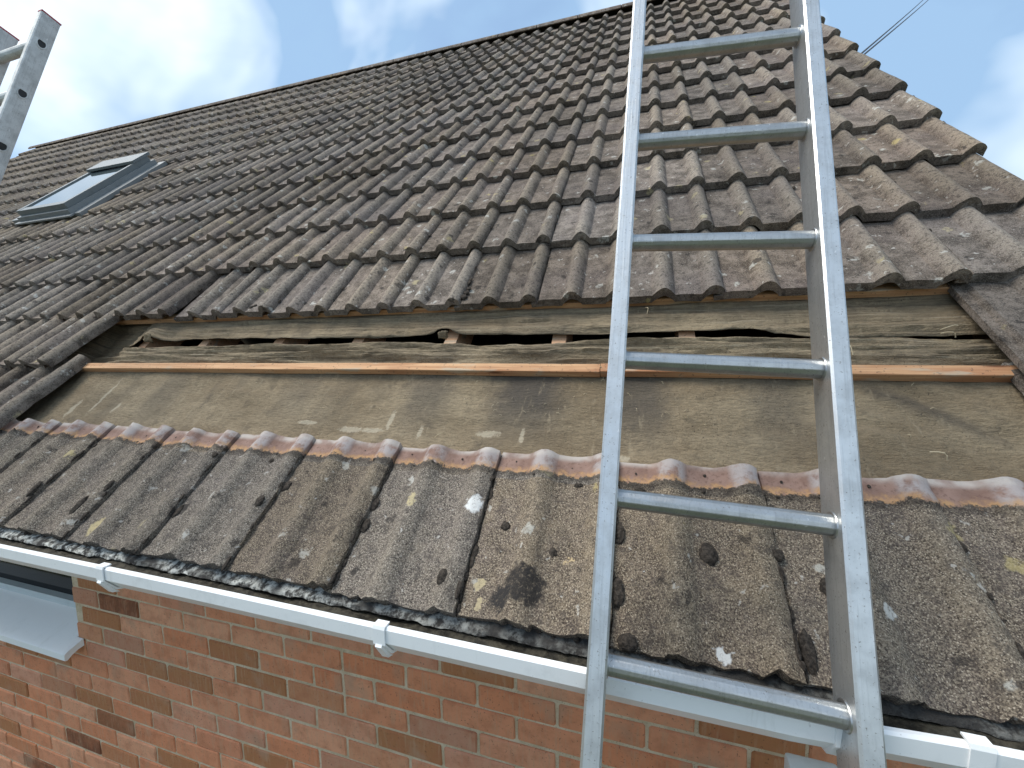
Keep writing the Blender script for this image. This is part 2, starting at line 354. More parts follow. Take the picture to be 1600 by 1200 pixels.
# walls
WY = .32
xw0, xw1 = UL + .10, UR - .06
def top_at(y): return y*ST/CT + HD/CT - .01
gv = []
for x in (xw0, xw1):
    v = [(x, WY, GZ), (x, 2*YR - WY, GZ), (x, 2*YR - WY, top_at(WY)), (x, YR, top_at(YR)), (x, WY, top_at(WY))]
    v += [(x + (.1 if x == xw0 else -.1), *q[1:]) for q in v]
    f = [(0, 1, 2, 3, 4), (9, 8, 7, 6, 5)] + [(i, (i+1) % 5, (i+1) % 5 + 5, i+5) for i in range(5)]
    hp(mesh('gable_wall', v, f, M_HOOF))
hp(box('rear_wall', (xw0 + .1, 2*YR - WY - .1, GZ), (xw1 - .1, 2*YR - WY, top_at(WY)), M_HOOF))
OX0, OX1, OZ0, OZ1 = -2.15, -.868, -.625, -.085        # window opening
wv = []
WB = WY - .0045
for lo, hi in (((xw0 + .101, WB, GZ), (OX0, WB + .1, top_at(WY))), ((OX1, WB, GZ), (xw1 - .101, WB + .1, top_at(WY))), ((OX0, WB, GZ), (OX1, WB + .1, OZ0)), ((OX0, WB, OZ1), (OX1, WB + .1, top_at(WY)))):
    wv.append(box_vf(lo, hi))
wall = hp(mesh('wall', *merge(wv), M_MORTAR))
# bricks: each in view its own object, those beyond the frame joined
def brick_mesh(w, seed):
    rg = random.Random(seed); v, f = box_vf((-w/2, -.0095, -.0325), (w/2, .012, .0325))
    me = bpy.data.meshes.new('brick'); me.from_pydata([tuple(a) for a in v], [], f)
    bm = bmesh.new(); bm.from_mesh(me); bmesh.ops.recalc_face_normals(bm, faces=bm.faces)
    bmesh.ops.bevel(bm, geom=[e for e in bm.edges if all(q.co.y < 0 for q in e.verts)] + [e for e in bm.edges if (e.verts[0].co.y < 0) != (e.verts[1].co.y < 0)], offset=.0035, segments=1, affect='EDGES')
    for q in bm.verts: q.co.x += rg.uniform(-.0016, .0016); q.co.z += rg.uniform(-.0016, .0016); q.co.y += rg.uniform(-.0008, .0008)
    bm.to_mesh(me); bm.free(); me.materials.append(M_BRICK); return me
full = [brick_mesh(.215, i) for i in range(5)]; half = [brick_mesh(.1025, 20+i) for i in range(3)]
bricks = []
for c in range(-5, 31):
    zc = -.4446 - c*.075; off = .1836 + (.1125 if c % 2 else 0)
    if zc - .035 < GZ: continue
    i = -40
    while i < 12:
        x0 = off + i*.225; w = .225; xc = x0 + .1125; i += 1
        if xc < xw0 + .2 or xc > xw1 - .2: continue
        segs = [(xc, 0)]
        if OZ0 - .02 < zc < OZ1 + .03 and OX0 - .112 < xc < OX1 + .112:
            if xc > OX1 - .01: segs = [(OX1 + (xc + .1125 - OX1)/2 - .004, xc + .1125 - OX1)]
            elif xc > OX1 - .11: segs = [(OX1 + (xc + .1125 - OX1)/2 - .004, xc + .1125 - OX1)]
            else: continue
            if segs[0][1] < .04: continue
        elif c == 1 and abs(xc - .409) < .02: segs = [(xc - .0562, -1), (xc + .0562, -1)]
        for x, cut in segs:
            q = proj(Vector((x, WY, zc)))
            vis = q and -140 < q[0] < 1330 and 850 < q[1] < 1260
            bricks.append((x, zc, cut, vis, c, i))
far = []
for x, zc, cut, vis, c, i in bricks:
    rg = random.Random(c*977 + i*31 + int(x*50)); me = rg.choice(half if cut == -1 else full)
    M4 = Matrix.Translation((x, WY + rg.uniform(-.0015, .0015), zc + rg.uniform(-.0015, .0015))) @ Matrix.Rotation(rg.uniform(-.006, .006), 4, 'Y')
    if cut > 0: M4 = M4 @ Matrix.Diagonal(((cut - .01)/.215, 1, 1, 1))
    if vis:
        o = link('brick', me); o.parent = wall; o.matrix_local = M4
    else: far.append(([M4 @ q.co for q in me.vertices], [tuple(p.vertices) for p in me.polygons]))
o = mesh('outlying_bricks', *merge(far), M_BRICK); o.parent = wall; tag(o, kind='stuff')

# ------------------------------------------------------------------ roof timbers and underlay
for i in range(-1, 9):
    u = -1.03 + .4085*i - (.02 if i == 1 else 0)
    v, f = box_vf((u - .024, -.02, -.235), (u + .024, 5.8, -.128 - .002*(i % 3)), lambda p: R(p.x, p.y, p.z)); hp(mesh('rafter', v, f, M_RAFTER))
def batten(u0, u1, s0, s1, h0, h1, seed):
    n = 40; v, f = [], []
    for i in range(n+1):
        u = u0 + (u1-u0)*i/n; w = noise.noise(Vector((u*1.3, seed, 0)))*.004; w2 = noise.noise(Vector((u*1.7, seed, 5)))*.003
        v += [R(u, a + w, b + w2) for a, b in ((s0, h0), (s1, h0), (s1, h1 - .001), (s1 - .0015, h1), (s0 + .0015, h1), (s0, h1 - .001))]
    for i in range(n):
        for j in range(6): k = (j+1) % 6; f.append((i*6+j, i*6+k, i*6+6+k, i*6+6+j))
    f += [tuple(range(6)), tuple(range(n*6, n*6+6))]
    return hp(mesh('batten', v, f, M_BATTEN))
batten(-1.45, 1.165, .727, .759, -.104, -.079, 1); batten(1.167, UR - .03, .726, .758, -.104, -.079, 2)
batten(-1.45, UR - .03, 1.052, 1.090, -.104, -.079, 3); batten(-1.45, UR - .03, .392, .425, -.112, -.088, 4)
def fbm(u, s_, k=0): return noise.fractal(Vector((u, s_, k)), 1.0, 2.0, 4)
def felt(u0, u1, sA, sB, hf, nu, ns):
    v, f = [], []
    for i in range(nu+1):
        u = u0 + (u1-u0)*i/nu; a, b = sA(u), sB(u)
        for j in range(ns+1):
            t = j/ns; s_ = a + (b-a)*t; v.append(R(u, s_, hf(u, s_, t)))
    for i in range(nu):
        for j in range(ns):
            q = i*(ns+1)+j; f.append((q, q+1, q+ns+2, q+ns+1))
    o = hp(mesh('underlay', v, f, M_FELT, smooth=60)); md = o.modifiers.new('thickness', 'SOLIDIFY'); md.thickness = .0022; return o
rf = lambda u: ((u + 1.03)/.4085) % 1
sag = lambda u: -.006*math.sin(math.pi*rf(u))**2
def h_low(u, s_, t):
    h = -.1085 + sag(u)*1.5*sstep(.40, .50, s_)*sstep(.75, .66, s_) + fbm(u*2.5, s_*9)*.005 + fbm(u*9, s_*40, 3)*.0028 + .0035*max(0, fbm(u*2.2 + s_*3, s_*22, 6))
    k = sstep(1.5, 1.75, u)*sstep(2.4, 2.1, u)
    h += k*.007*math.sin((u*.62 + s_)*60 + fbm(u*3, s_*3)*5)*(.5 + fbm(u*5, s_*5, 8))*sstep(.40, .5, s_)
    return min(h, -.1062) if .70 < s_ < .775 else h
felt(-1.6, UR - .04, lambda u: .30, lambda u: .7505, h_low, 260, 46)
def top2(u): return .880 + fbm(u*1.6, 1)*.010 + fbm(u*9, 2)*.004 - .0*u
def h_mid(u, s_, t):
    w = sstep(0, .3, t)
    h = -.1055 + w*(fbm(u*1.1, s_*38, 7)*.020 + fbm(u*3, s_*80, 9)*.010) + .004*w
    h += .007*sstep(.72, 1, t)*(0.6 + fbm(u*2, 4)) - .008*sstep(.9, 1, t)
    return h - .05*sstep(-1.06, -1.14, u)*sstep(-1.41, -1.33, u)*sstep(.1, .6, t)
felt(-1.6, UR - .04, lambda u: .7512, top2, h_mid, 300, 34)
def bot3(u): return .927 + fbm(u*1.4, 11)*.008 + fbm(u*8, 12)*.005 - .035*sstep(1.55, 1.75, u) - .055*sstep(-1.02, -1.10, u) + (.022*math.exp(-((u-.58)/.05)**2))
def h_top(u, s_, t):
    w = sstep(1, .55, t)
    return -.1095 + w*(fbm(u*1.2, s_*30, 17)*.014 + fbm(u*4, s_*70, 19)*.007) + .005*sstep(.35, 0, t)*(.5 + fbm(u*2.2, 14)) + .035*math.exp(-((u + .96)/.05)**2)*sstep(.5, 0, t) - .05*sstep(-1.06, -1.14, u)*sstep(-1.41, -1.33, u)*sstep(.9, .4, t)
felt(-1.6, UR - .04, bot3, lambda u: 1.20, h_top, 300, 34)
# torn scraps standing at the tear
for (u, s_, a, w, l) in ((.585, .905, .9, .03, .035), (-.955, .915, .5, .05, .05), (.60, .91, 1.3, .016, .03)):
    v, f = [], []
    for i in range(7):
        for j in range(5):
            x = (i/6 - .5)*w; y = j/4*l
            v.append(R(u + x + y*math.cos(a)*.4, s_ + y*.35, -.102 + y*.75 + .012*fbm(x*60, y*60, u)))
    for i in range(6):
        for j in range(4): q = i*5+j; f.append((q, q+1, q+6, q+5))
    hp(mesh('torn_felt_scrap', v, f, M_FELT, smooth=60)).modifiers.new('thickness', 'SOLIDIFY').thickness = .002

# ------------------------------------------------------------------ roof tiles
RH, HW, TT = .0305, .0355, .0285
def bumpf(x):
    z = 0
    for c in (-.15, 0.):
        d = abs(x - c)/HW
        if d < 1: z = RH*(.5 + .5*math.cos(math.pi*d))**.48
    return z
def bumpf2(x):                    # worn eaves tiles: lower, broader rolls
    z = 0
    for c in (-.15, 0.):
        d = abs(x - c)/.046
        if d < 1: z = .0255*(.5 + .5*math.cos(math.pi*d))**.72
    return z
XS = [-.267, -.245, -.215, -.198] + [-.15 + HW*a for a in (-1, -.93, -.82, -.66, -.45, -.22, 0, .22, .45, .66, .82, .93, 1)] + [-.085, -.06] + [HW*a for a in (-1, -.93, -.82, -.66, -.45, -.22, 0, .22, .45, .64, .80)]
def tile_mesh(name, L, mat, seed, ny=1, rough=0.0, chip=0.0, flat=1.0):
    rg = random.Random(seed); sd_ = seed*3.17
    # cross-section goes over the top then back underneath
    top = [(x*(1 if flat == 1 else 1.0), bumpf(x)*flat if flat == 1 else bumpf2(x)) for x in XS]
    under = [(-.296, -.013), (-.274, -.0125)]                 # lapped edge that the next tile's roll covers
    prof_top = under + top
    prof_bot = [(x, z*.80 - (TT if z < .002 else TT*.92)) for x, z in reversed(top)] + [(-.296, -TT - .002)]
    prof = prof_top + prof_bot; n = len(prof); V, F, B = [], [], []
    for j in range(ny+1):
        y = L*j/ny
        for i, (x, z) in enumerate(prof):
            dx = dy = dz = 0
            if rough:
                dz = fbm(x*22, y*22 + sd_)*rough; dx = fbm(x*14 + 9, y*14 + sd_)*rough*.5
                if j == 0: dy = chip*(abs(fbm(x*34 + sd_, 3.3)) + .6*max(0, fbm(x*90 + sd_, 7.7)))
                if j == ny: dy = -chip*.25*abs(fbm(x*30 + sd_, 8))
                if i in (2, len(prof_top) - 1, len(prof_top)): dx += chip*.45*fbm(y*26, sd_ + (5 if i == 2 else 0))
            V.append((x + dx, y + dy, z + dz)); B.append((bumpf(x) if flat == 1 else bumpf2(x)*1.35) if i < len(prof_top) else 0.)
    for j in range(ny):
        for i in range(n):
            k = (i+1) % n; F.append((j*n+i, j*n+k, (j+1)*n+k, (j+1)*n+i))
    # end faces as strips so that the concave section stays clean
    nb = len(prof_bot)
    for j in (0, ny):
        b = j*n; tp = [b+i for i in range(len(prof_top))]; bt = [b + n-1 - i for i in range(nb)]
        a = [tp[0]] + tp[1:]; 
        F.append((tp[0], bt[0], bt[1], tp[2], tp[1]))
        for i in range(1, nb-1): F.append((tp[i+1], bt[i], bt[i+1], tp[i+2]))
    me = bpy.data.meshes.new(name); me.from_pydata(V, [], F); me.update()
    bm = bmesh.new(); bm.from_mesh(me); bmesh.ops.recalc_face_normals(bm, faces=bm.faces); bm.to_mesh(me); bm.free()
    at = me.attributes.new('bump', 'FLOAT', 'POINT'); at.data.foreach_set('value', B)
    me.materials.append(mat)
    for p in me.polygons: p.use_smooth = True
    me.set_sharp_from_angle(angle=math.radians(42))
    return me
TL = .427
near = [tile_mesh('tile', TL, M_TILE, 11+i, 8, .0022, .006) for i in range(6)]
fart = [tile_mesh('tile', TL, M_TILE, 31+i, 1) for i in range(2)]
eav = [tile_mesh('tile', .402, M_EAVES, 51+i, 16, .0028, .012, .5) for i in range(6)]
TILT = -math.atan((TT + .0035)/GA)
SKY_U, SKY_S = (-4.13, -3.31), (2.36, 3.52)
spots = []
for n in range(0, 17):
    for k in range(K0, K1+1):
        if n in (1, 2) and -4 < k < 8: continue
        uc, sc_ = k*.3 - .12, n*GA + .17
        if SKY_U[0] - .05 < uc < SKY_U[1] + .05 and SKY_S[0] + .04 < sc_ < SKY_S[1] - .03: continue
        s0 = n*GA if n else .025
        q = proj(R(uc, sc_, 0)); area = 0
        if q and -60 < q[0] < 1660 and -40 < q[1] < 1260:
            a, b, c_ = proj(R(uc - .15, s0, 0)), proj(R(uc + .15, s0, 0)), proj(R(uc - .15, s0 + GA, 0))
            if a and b and c_: area = abs((b[0]-a[0])*(c_[1]-a[1]) - (b[1]-a[1])*(c_[0]-a[0]))
        if n == 0 and -6 <= k <= 8: area = max(area, 50000)
        spots.append((area, n, k, s0))
spots.sort(reverse=True)
rest = []; restB = []
for idx, (area, n, k, s0) in enumerate(spots):
    rg = random.Random(n*131 + k*17)
    h, du, ds, rz, tl = -RH + rg.uniform(-.0015, .0015), rg.uniform(-.0015, .0015), rg.uniform(-.004, .004), rg.uniform(-.005, .005), TILT
    rx = rg.uniform(-.008, .008)
    if n == 3 and -2 <= k <= 7:                   # nothing below: tails have dropped
        dr = .024*sstep(-3, 0, k)*sstep(8.5, 5, k) + (.018 if k == -2 else 0); h -= dr; tl = TILT + dr/.427; rz += .004; du += .016*(k == -2)
    if n == 2 and k == -4: du -= .085; h += .012; rz -= .012
    if n == 2 and k == -5: du -= .055; h += .004
    if n == 2 and k == -6: du -= .02
    if n == 1 and k == -4: du += .012
    if n == 0: rz *= .6; du *= 2; tl = TILT*1.0
    M4 = Matrix.Translation(R(k*.3 + du, s0 + ds, h)) @ ROOF_ROT.to_4x4() @ Matrix.Rotation(tl, 4, 'X') @ Matrix.Rotation(rz, 4, 'Z') @ Matrix.Rotation(rx, 4, 'Y')
    me = eav[(k*5) % 6] if n == 0 else (rg.choice(near) if area > 700 else rg.choice(fart))
    if idx < 300:
        o = link('tile', me); o.parent = roof; o.matrix_local = M4
    else:
        if n: me = fart[k % 2]
        rest.append(([M4 @ q.co for q in me.vertices], [tuple(p.vertices) for p in me.polygons])); restB += [d.value for d in me.attributes['bump'].data]
o = mesh('outlying_tiles', *merge(rest), M_TILE, smooth=42); o.parent = roof; tag(o, kind='stuff')
o.data.attributes.new('bump', 'FLOAT', 'POINT').data.foreach_set('value', restB)
# ridge tiles
for i in range(25):
    x0 = UL + i*.456; v, f = [], []
    for x in (x0 + .003, x0 + .45):
        for r_ in (.095, .082):
            for j in range(13):
                a = math.pi*(j/12)*.9 + math.pi*.05; v.append(Vector((x, YR - math.cos(a)*r_, SR*ST - .105 + math.sin(a)*r_*.9)))
    for j in range(12): f += [(j, j+1, 26+j+1, 26+j), (13+j, 39+j, 39+j+1, 13+j+1), (j, 13+j, 13+j+1, j+1), (26+j, 27+j, 40+j, 39+j)]
    f += [(0, 26, 39, 13), (12, 25, 51, 38)]
    if x0 < UR - .1:
        o = mesh('ridge_tile', v, f, M_TILE, smooth=40); o.parent = roof

# ------------------------------------------------------------------ skylight
sk = hp(mesh('skylight', *merge([box_vf((SKY_U[0] + .06, SKY_S[0] + .07, -.10), (SKY_U[1] - .06, SKY_S[1] - .08, .03), lambda p: R(p.x, p.y, p.z))]), M_LEAD))
def sbox(name, lo, hi, mat): o = mesh(name, *box_vf(lo, hi, lambda p: R(p.x, p.y, p.z)), mat); o.parent = sk; return o
a0, a1, c0, c1 = SKY_U[0] + .08, SKY_U[1] - .08, SKY_S[0] + .10, SKY_S[1] - .11
sbox('frame', (a0, c0, .031), (a0 + .04, c1, .075), M_SKY); sbox('frame', (a1 - .04, c0, .031), (a1, c1, .075), M_SKY)
sbox('frame', (a0 + .041, c0, .031), (a1 - .041, c0 + .06, .073), M_SKY); sbox('hood', (a0 - .005, c1 - .17, .076), (a1 + .005, c1 + .04, .098), M_SKY)
sbox('pane', (a0 + .041, c0 + .061, .052), (a1 - .041, c1 - .02, .066), M_SKYGLASS)
sbox('flashing', (SKY_U[0] + .03, SKY_S[0] + .03, -.016), (SKY_U[1] - .03, SKY_S[0] + .075, -.004), M_LEAD); sbox('flashing', (SKY_U[1] - .06, SKY_S[0] + .076, -.04), (SKY_U[1] + .03, SKY_S[1] - .06, -.008), M_LEAD)
sbox('flashing', (SKY_U[0] - .05, SKY_S[0] + .076, -.03), (SKY_U[0] + .06, SKY_S[1] - .02, .012), M_LEAD)

# ------------------------------------------------------------------ eaves: fascia, soffit, gutter
EX0, EX1 = UL - .03, UR + .02
hp(box('fascia', (EX0 + .02, .078, -.13), (EX1 - .02, .096, -.012), M_PVC)); hp(box('soffit', (EX0 + .02, .097, -.128), (EX1 - .02, WY - .012, -.119), M_PVC))
GY = -.034
outer = [(.074, -.012), (.074, -.074), (.066, -.082), (.034, -.080), (GY + .024, -.062), (GY, -.030), (GY, -.003), (GY + .004, .001), (GY + .011, .000)]
inner = [(GY + .010, -.006), (GY + .006, -.008), (GY + .006, -.031), (GY + .027, -.059), (.036, -.076), (.062, -.077), (.0685, -.070), (.0685, -.012)]
gut = hp(mesh('gutter', *prism_vf(outer + inner, EX0, EX1, True, 60), M_PVC, smooth=30))
for v_ in gut.data.vertices:
    v_.co.z += .004*fbm(v_.co.x*.35, 3.3) + .012*sstep(1.45, 1.75, v_.co.x)*1; v_.co.y += .003*fbm(v_.co.x*.5, 9.1)
def gz(x): return .004*fbm(x*.35, 3.3) + .012*sstep(1.45, 1.75, x)
for x in (-7.3, -6.5, -5.7, -4.9, -4.1, -3.3, -2.5, -1.65, -.80, .016, .808, 1.700):
    e = .0035; dz = gz(x)
    po = [(.0735, -.088), (.033, -.085), (GY + .020, -.066), (GY - e, -.032), (GY - e, -.001), (GY - .001, .005), (GY + .016, .0045), (GY + .016, .0015), (GY + .0008, .0012), (GY - .0008, -.004), (GY - .0008, -.0304), (GY + .0235, -.0627), (.0338, -.0808), (.0735, -.0828)]
    br = mesh('bracket', *prism_vf([(a, b + dz) for a, b in po], x - .013, x + .013), M_PVC); br.parent = gut
    tabv, tabf = prism_vf([(GY - .007, -.035 + dz), (GY - .0040, -.0305 + dz), (GY + .0198, -.0662 + dz), (GY + .030, -.078 + dz), (GY + .014, -.071 + dz)], x - .007, x + .007)
    tb = mesh('bracket_tongue', tabv, tabf, M_PVC); tb.parent = gut
# running outlet with a downpipe behind the ladder foot
for x0, x1 in ((1.542, 1.588), (1.78, 1.80)):
    e = .005; po = [(.0735, -.089), (.032, -.087), (GY + .019, -.0675), (GY - e, -.032), (GY - e, -.001), (GY - .001, .006), (GY + .016, .0055), (GY + .016, .0018), (GY + .0008, .0014), (GY - .0010, -.004), (GY - .0010, -.0304), (GY + .0233, -.0629), (.0337, -.0810), (.0735, -.0830)]
    if x0 < 1.6: 
        oc = mesh('outlet', *prism_vf([(a, b + gz((x0+x1)/2) - .0005) for a, b in po], x0, x1), M_PVC); oc.parent = gut
dp = hp(box('downpipe', (1.515, -.012, GZ), (1.590, .062, -.15), M_PVC, bevel=.006)); o = box('pipe_socket', (1.507, -.020, -.19), (1.598, .070, -.0905), M_PVC, bevel=.006); o.parent = dp; o.matrix_parent_inverse = HL
for ob in (dp,): pass
# sludge lying in the gutter and the limed felt edge above it
v, f = [], []
nx = 700
for i in range(nx+1):
    x = -3.2 + (UR + 3.2)*i/nx
    for j in range(9):
        y = GY + .021 + (.0675 - GY - .021)*j/8
        v.append((x, y, gz(x) - .036 + .006*fbm(x*7, y*30, 2) + .007*max(0, fbm(x*40, y*60, 4)) - .004*(j < 2)))
for i in range(nx):
    for j in range(8): q = i*9+j; f.append((q, q+1, q+10, q+9))
sl_ = mesh('gutter_sludge', v, f, M_SLUDGE, smooth=60); tag(sl_, 'dark wet moss and grit lying in the white gutter', 'debris', kind='stuff')
v, f = [], []
for i in range(nx+1):
    x = -3.2 + (UR + 3.2 - .05)*i/nx; w = fbm(x*6, 1.7); w2 = fbm(x*28, 6.1)
    gone = sstep(1.18, 1.25, x)*0
    pr_ = [(.10, .004), (.066, -.010), (.050 + .003*w, -.015 + .003*w2), (.036 + .004*w + .003*w2, -.021 + .003*w), (.033 + .004*w + .003*w2, -.028 + .003*w2), (.040, -.033), (.066, -.030)]
    v += [(x, a, b + gz(x)*.6) for a, b in pr_]
for i in range(nx):
    for j in range(6): q = i*7+j; f.append((q, q+1, q+8, q+7))
hp(mesh('eaves_felt', v, f, M_LIME, smooth=50))

# ------------------------------------------------------------------ window below the gutter
win = hp(mesh('window', *merge([box_vf((OX0 + .002, WY + .0785, OZ0 + .05), (OX0 + .06, WY + .14, OZ1 - .002)), box_vf((OX1 - .06, WY + .0785, OZ0 + .05), (OX1 - .002, WY + .14, OZ1 - .002)), box_vf((OX0 + .061, WY + .0785, OZ1 - .06), (OX1 - .061, WY + .14, OZ1 - .002))]), M_FRAME))
def wpart(n, *a, **k): o = box(n, *a, **k); o.parent = win; o.matrix_parent_inverse = Matrix(); return o
wpart('frame', (OX0 + .061, WY + .0785, OZ0 + .032), (OX1 - .061, WY + .14, OZ0 + .062), M_FRAME); wpart('pane', (OX0 + .061, WY + .105, OZ0 + .063), (OX1 - .061, WY + .115, OZ1 - .061), M_GLASS)
# sloping sill with a curved nose under its front edge
sp_ = [(WY + .079, -.593), (WY - .060, -.640), (WY - .072, -.648), (WY - .073, -.672), (WY - .066, -.676), (WY - .050, -.664), (WY - .030, -.655), (WY - .012, -.653), (WY - .0105, -.660), (WY + .079, -.640)]
sp2 = [(a, b) if a < WY - .01 else (WY - .0105, b) for a, b in sp_]
sill = mesh('sill', *prism_vf(sp_, OX0 - .02, OX1 - .003), M_PVC_S, smooth=35); sill.parent = win
horn = [(WY - .0115, -.6235), (WY - .060, -.640), (WY - .072, -.648), (WY - .073, -.672), (WY - .066, -.676), (WY - .050, -.664), (WY - .030, -.655), (WY - .0115, -.653)]
o = mesh('sill_horn', *prism_vf(horn, OX1 - .0028, OX1 + .035), M_PVC_S, smooth=35); o.parent = win

# ------------------------------------------------------------------ ladders
def ladder(name, P0, el, az, wid, adir, lo, hi, rail_w, rail_d, mats, label, rung_r=.0165, top_over=.14, bot_over=.1, cap=None, holes=False):
    v = Vector((math.sin(az)*math.cos(el), math.cos(az)*math.cos(el), math.sin(el))); a = Vector(adir).normalized(); a = (a - v*a.dot(v)).normalized()
    nn = a.cross(v).normalized()                    # points into the roof side
    base = P0 + v*(lo*.25 - bot_over); rt = empty(name, base); tag(rt, label, 'ladder')
    L = (hi-lo)*.25 + bot_over + top_over
    Mw = Matrix((a, nn, v)).transposed().to_4x4()   # local X across, Y away from camera, Z up the ladder
    rt.matrix_world = Matrix.Translation(base) @ Mw
    def part(nm, vf, mat, par=rt, sm=None):
        o = mesh(nm, *vf, mat, smooth=sm); o.parent = par; return o
    d = rail_d/2; w = rail_w; c = .0035
    for side in (0, 1):
        x0 = -w if side == 0 else wid; x1 = x0 + w
        prof = [(x0 + c, -d), (x1 - c, -d), (x1 - c*.3, -d + c*.3), (x1, -d + c), (x1, d - c), (x1 - c, d), (x0 + c, d), (x0, d - c), (x0, -d + c), (x0 + c*.3, -d + c*.3)]
        V, F = [], []; nz_ = 24
        for i in range(nz_+1):
            zz = L*i/nz_; V += [Vector((p, q, zz)) for p, q in prof]
        n = len(prof)
        for i in range(nz_):
            for j in range(n): k = (j+1) % n; F.append((i*n+j, i*n+k, (i+1)*n+k, (i+1)*n+j))
        F += [tuple(range(n))[::-1], tuple(range(nz_*n, nz_*n+n))]
        st = part('stile', (V, F), mats[0], rt, 25)
        if cap:
            part('end_cap', box_vf((x0 - .001, -d - .001, L + .0005), (x1 + .001, d + .001, L + .006)), cap, rt)
        part('foot', box_vf((x0 - .002, -d - .002, -.05), (x1 + .002, d + .002, -.0005)), M_BLACK, rt)
    for i in range(lo, hi+1):
        z = bot_over + (i-lo)*.25; seg = 48; V, F = [], []
        # D section: rounded below, flattened ribbed tread above
        sec = []
        for j in range(seg):
            t = 2*math.pi*j/seg; fl = 1 - .035*(j % 4 == 0); x, y = math.cos(t)*rung_r*fl, math.sin(t)*rung_r*fl
            if y > rung_r*.80: y = rung_r*(.80 + (.03 if j % 4 < 2 else 0))
            sec.append((x, y))
        rot = (math.pi/2 - el)*1.0                  # tread kept level
        for x in (-w*.5, wid + w*.5):
            V += [Vector((x, p*math.cos(rot) - q*math.sin(rot)*-1*0 + q*0 + (p*0), z + q)) if 0 else Vector((x, p*math.cos(rot) - q*math.sin(rot), z + p*math.sin(rot) + q*math.cos(rot))) for p, q in sec]
        for j in range(seg): k = (j+1) % seg; F.append((j, k, seg+k, seg+j))
        F += [tuple(range(seg))[::-1], tuple(range(seg, 2*seg))]
        rg = part('rung', (V, F), mats[1], rt, 40)
        for xx in (.0, wid):                        # swaged collars where rung meets stile
            V, F = [], []; r0, r1 = rung_r, rung_r + .003; e = .0025 if xx == 0 else -.0025
            for (r_, x_) in ((r0 - .001, xx + e), (r1, xx + e*.7), (r1 + .001, xx)):
                V += [Vector((x_, math.cos(2*math.pi*j/seg)*r_, z + math.sin(2*math.pi*j/seg)*r_)) for j in range(seg)]
            for q in range(2):
                for j in range(seg): k = (j+1) % seg; F.append((q*seg+j, q*seg+k, (q+1)*seg+k, (q+1)*seg+j))
            co = mesh('collar', V, F, mats[1], smooth=40); co.parent = rg
        if holes:                                   # rung ends on the stile's outer face, dark hollows painted as black discs
            for xx, sg in ((wid + w, 1), (-w, -1)):
                V, F = [], []
                shape = [(.013*math.cos(t)*(1 if math.sin(t) < .5 else .9), .019*min(math.sin(t), .62)) for t in [2*math.pi*j/20 for j in range(20)]]
                rim = 1.28
                for x_, r_ in ((xx + sg*.0003, rim), (xx + sg*.0022, rim*.96), (xx + sg*.0022, 1.0), (xx + sg*.0006, .97)):
                    V += [Vector((x_, p*r_, z + q*r_)) for p, q in shape]
                for q in range(3):
                    for j in range(20): k = (j+1) % 20; F.append((q*20+j, q*20+k, q*20+20+k, q*20+20+j))
                o = mesh('rung_end', V, F, mats[0], smooth=40); o.parent = rg
                V2 = [Vector((xx + sg*.0005, p*.99, z + q*.99)) for p, q in shape]; o = mesh('rung_hollow_shade', V2, [tuple(range(20))], M_BLACK); o.parent = rg
    return rt
ladder('ladder', Vector((1.2326, -.0515, .037)), math.radians(67.35), math.radians(4.77), .318, (.9981, .0498, -.0348), -11, 8, .030, .066, (M_ALU, M_RUNG),
       'large aluminium ladder in front, rising from the gutter past the stripped tiles')
el2 = math.radians(71)
ladder('ladder', Vector((-1.14 - .026 - .27, .580, 1.803)), el2, 0, .27, (1, 0, 0), -18, 0, .026, .062, (M_ALU2, M_ALU2),
       'old spattered ladder with red end caps at the far left', rung_r=.019, top_over=.135, cap=M_RED, holes=True)

# ------------------------------------------------------------------ cables beyond the right verge
CB = [Vector(p) for p in ((2.460, 2.408, 2.123), (5.500, 8.097, 5.758), (2.490, 2.436, 2.134), (5.500, 7.962, 5.663))]
for q, A, B in (('upper', CB[0], CB[1]), ('lower', CB[2], CB[3])):
    pts = [A.lerp(B, 2.2*i/30) - Vector((0, 0, .03*math.sin(math.pi*i/30))) for i in range(31)]
    o = mesh('cable', *tube(pts, .0055, 6), M_CABLE, smooth=60); tag(o, f'{q} of two thin dark overhead cables rising beyond the right roof edge', 'cable', 'overhead cables')

# ------------------------------------------------------------------ moss clumps on the eaves tiles, straw on the felt
mv = []
def clump(u, s_, r, hgt=.6, stretch=1.0, hh=None):
    bm = bmesh.new(); bmesh.ops.create_icosphere(bm, subdivisions=3, radius=1)
    x = ((u + .15) % .15); h0 = -RH + .004 + (s_ - .025)*TILT
    k = round(u/.3); bz = bumpf2(((u + .27 - .03*0) % .3) - .27)
    ce = R(u, s_, (h0 + bz - .004) if hh is None else hh)
    vs = []
    for q in bm.verts:
        c = q.co.normalized(); d = 1 + .26*fbm(c.x*1.8 + u*50, c.y*2.2 + s_*50, c.z*2.2) + .16*fbm(c.x*8 + u*50, c.y*8, c.z*8)
        p = c*d*r; vs.append(ce + ROOF_ROT @ Vector((p.x, p.y*stretch, p.z*hgt)))
    mv.append((vs, [tuple(w.index for w in f_.verts) for f_ in bm.faces])); bm.free()
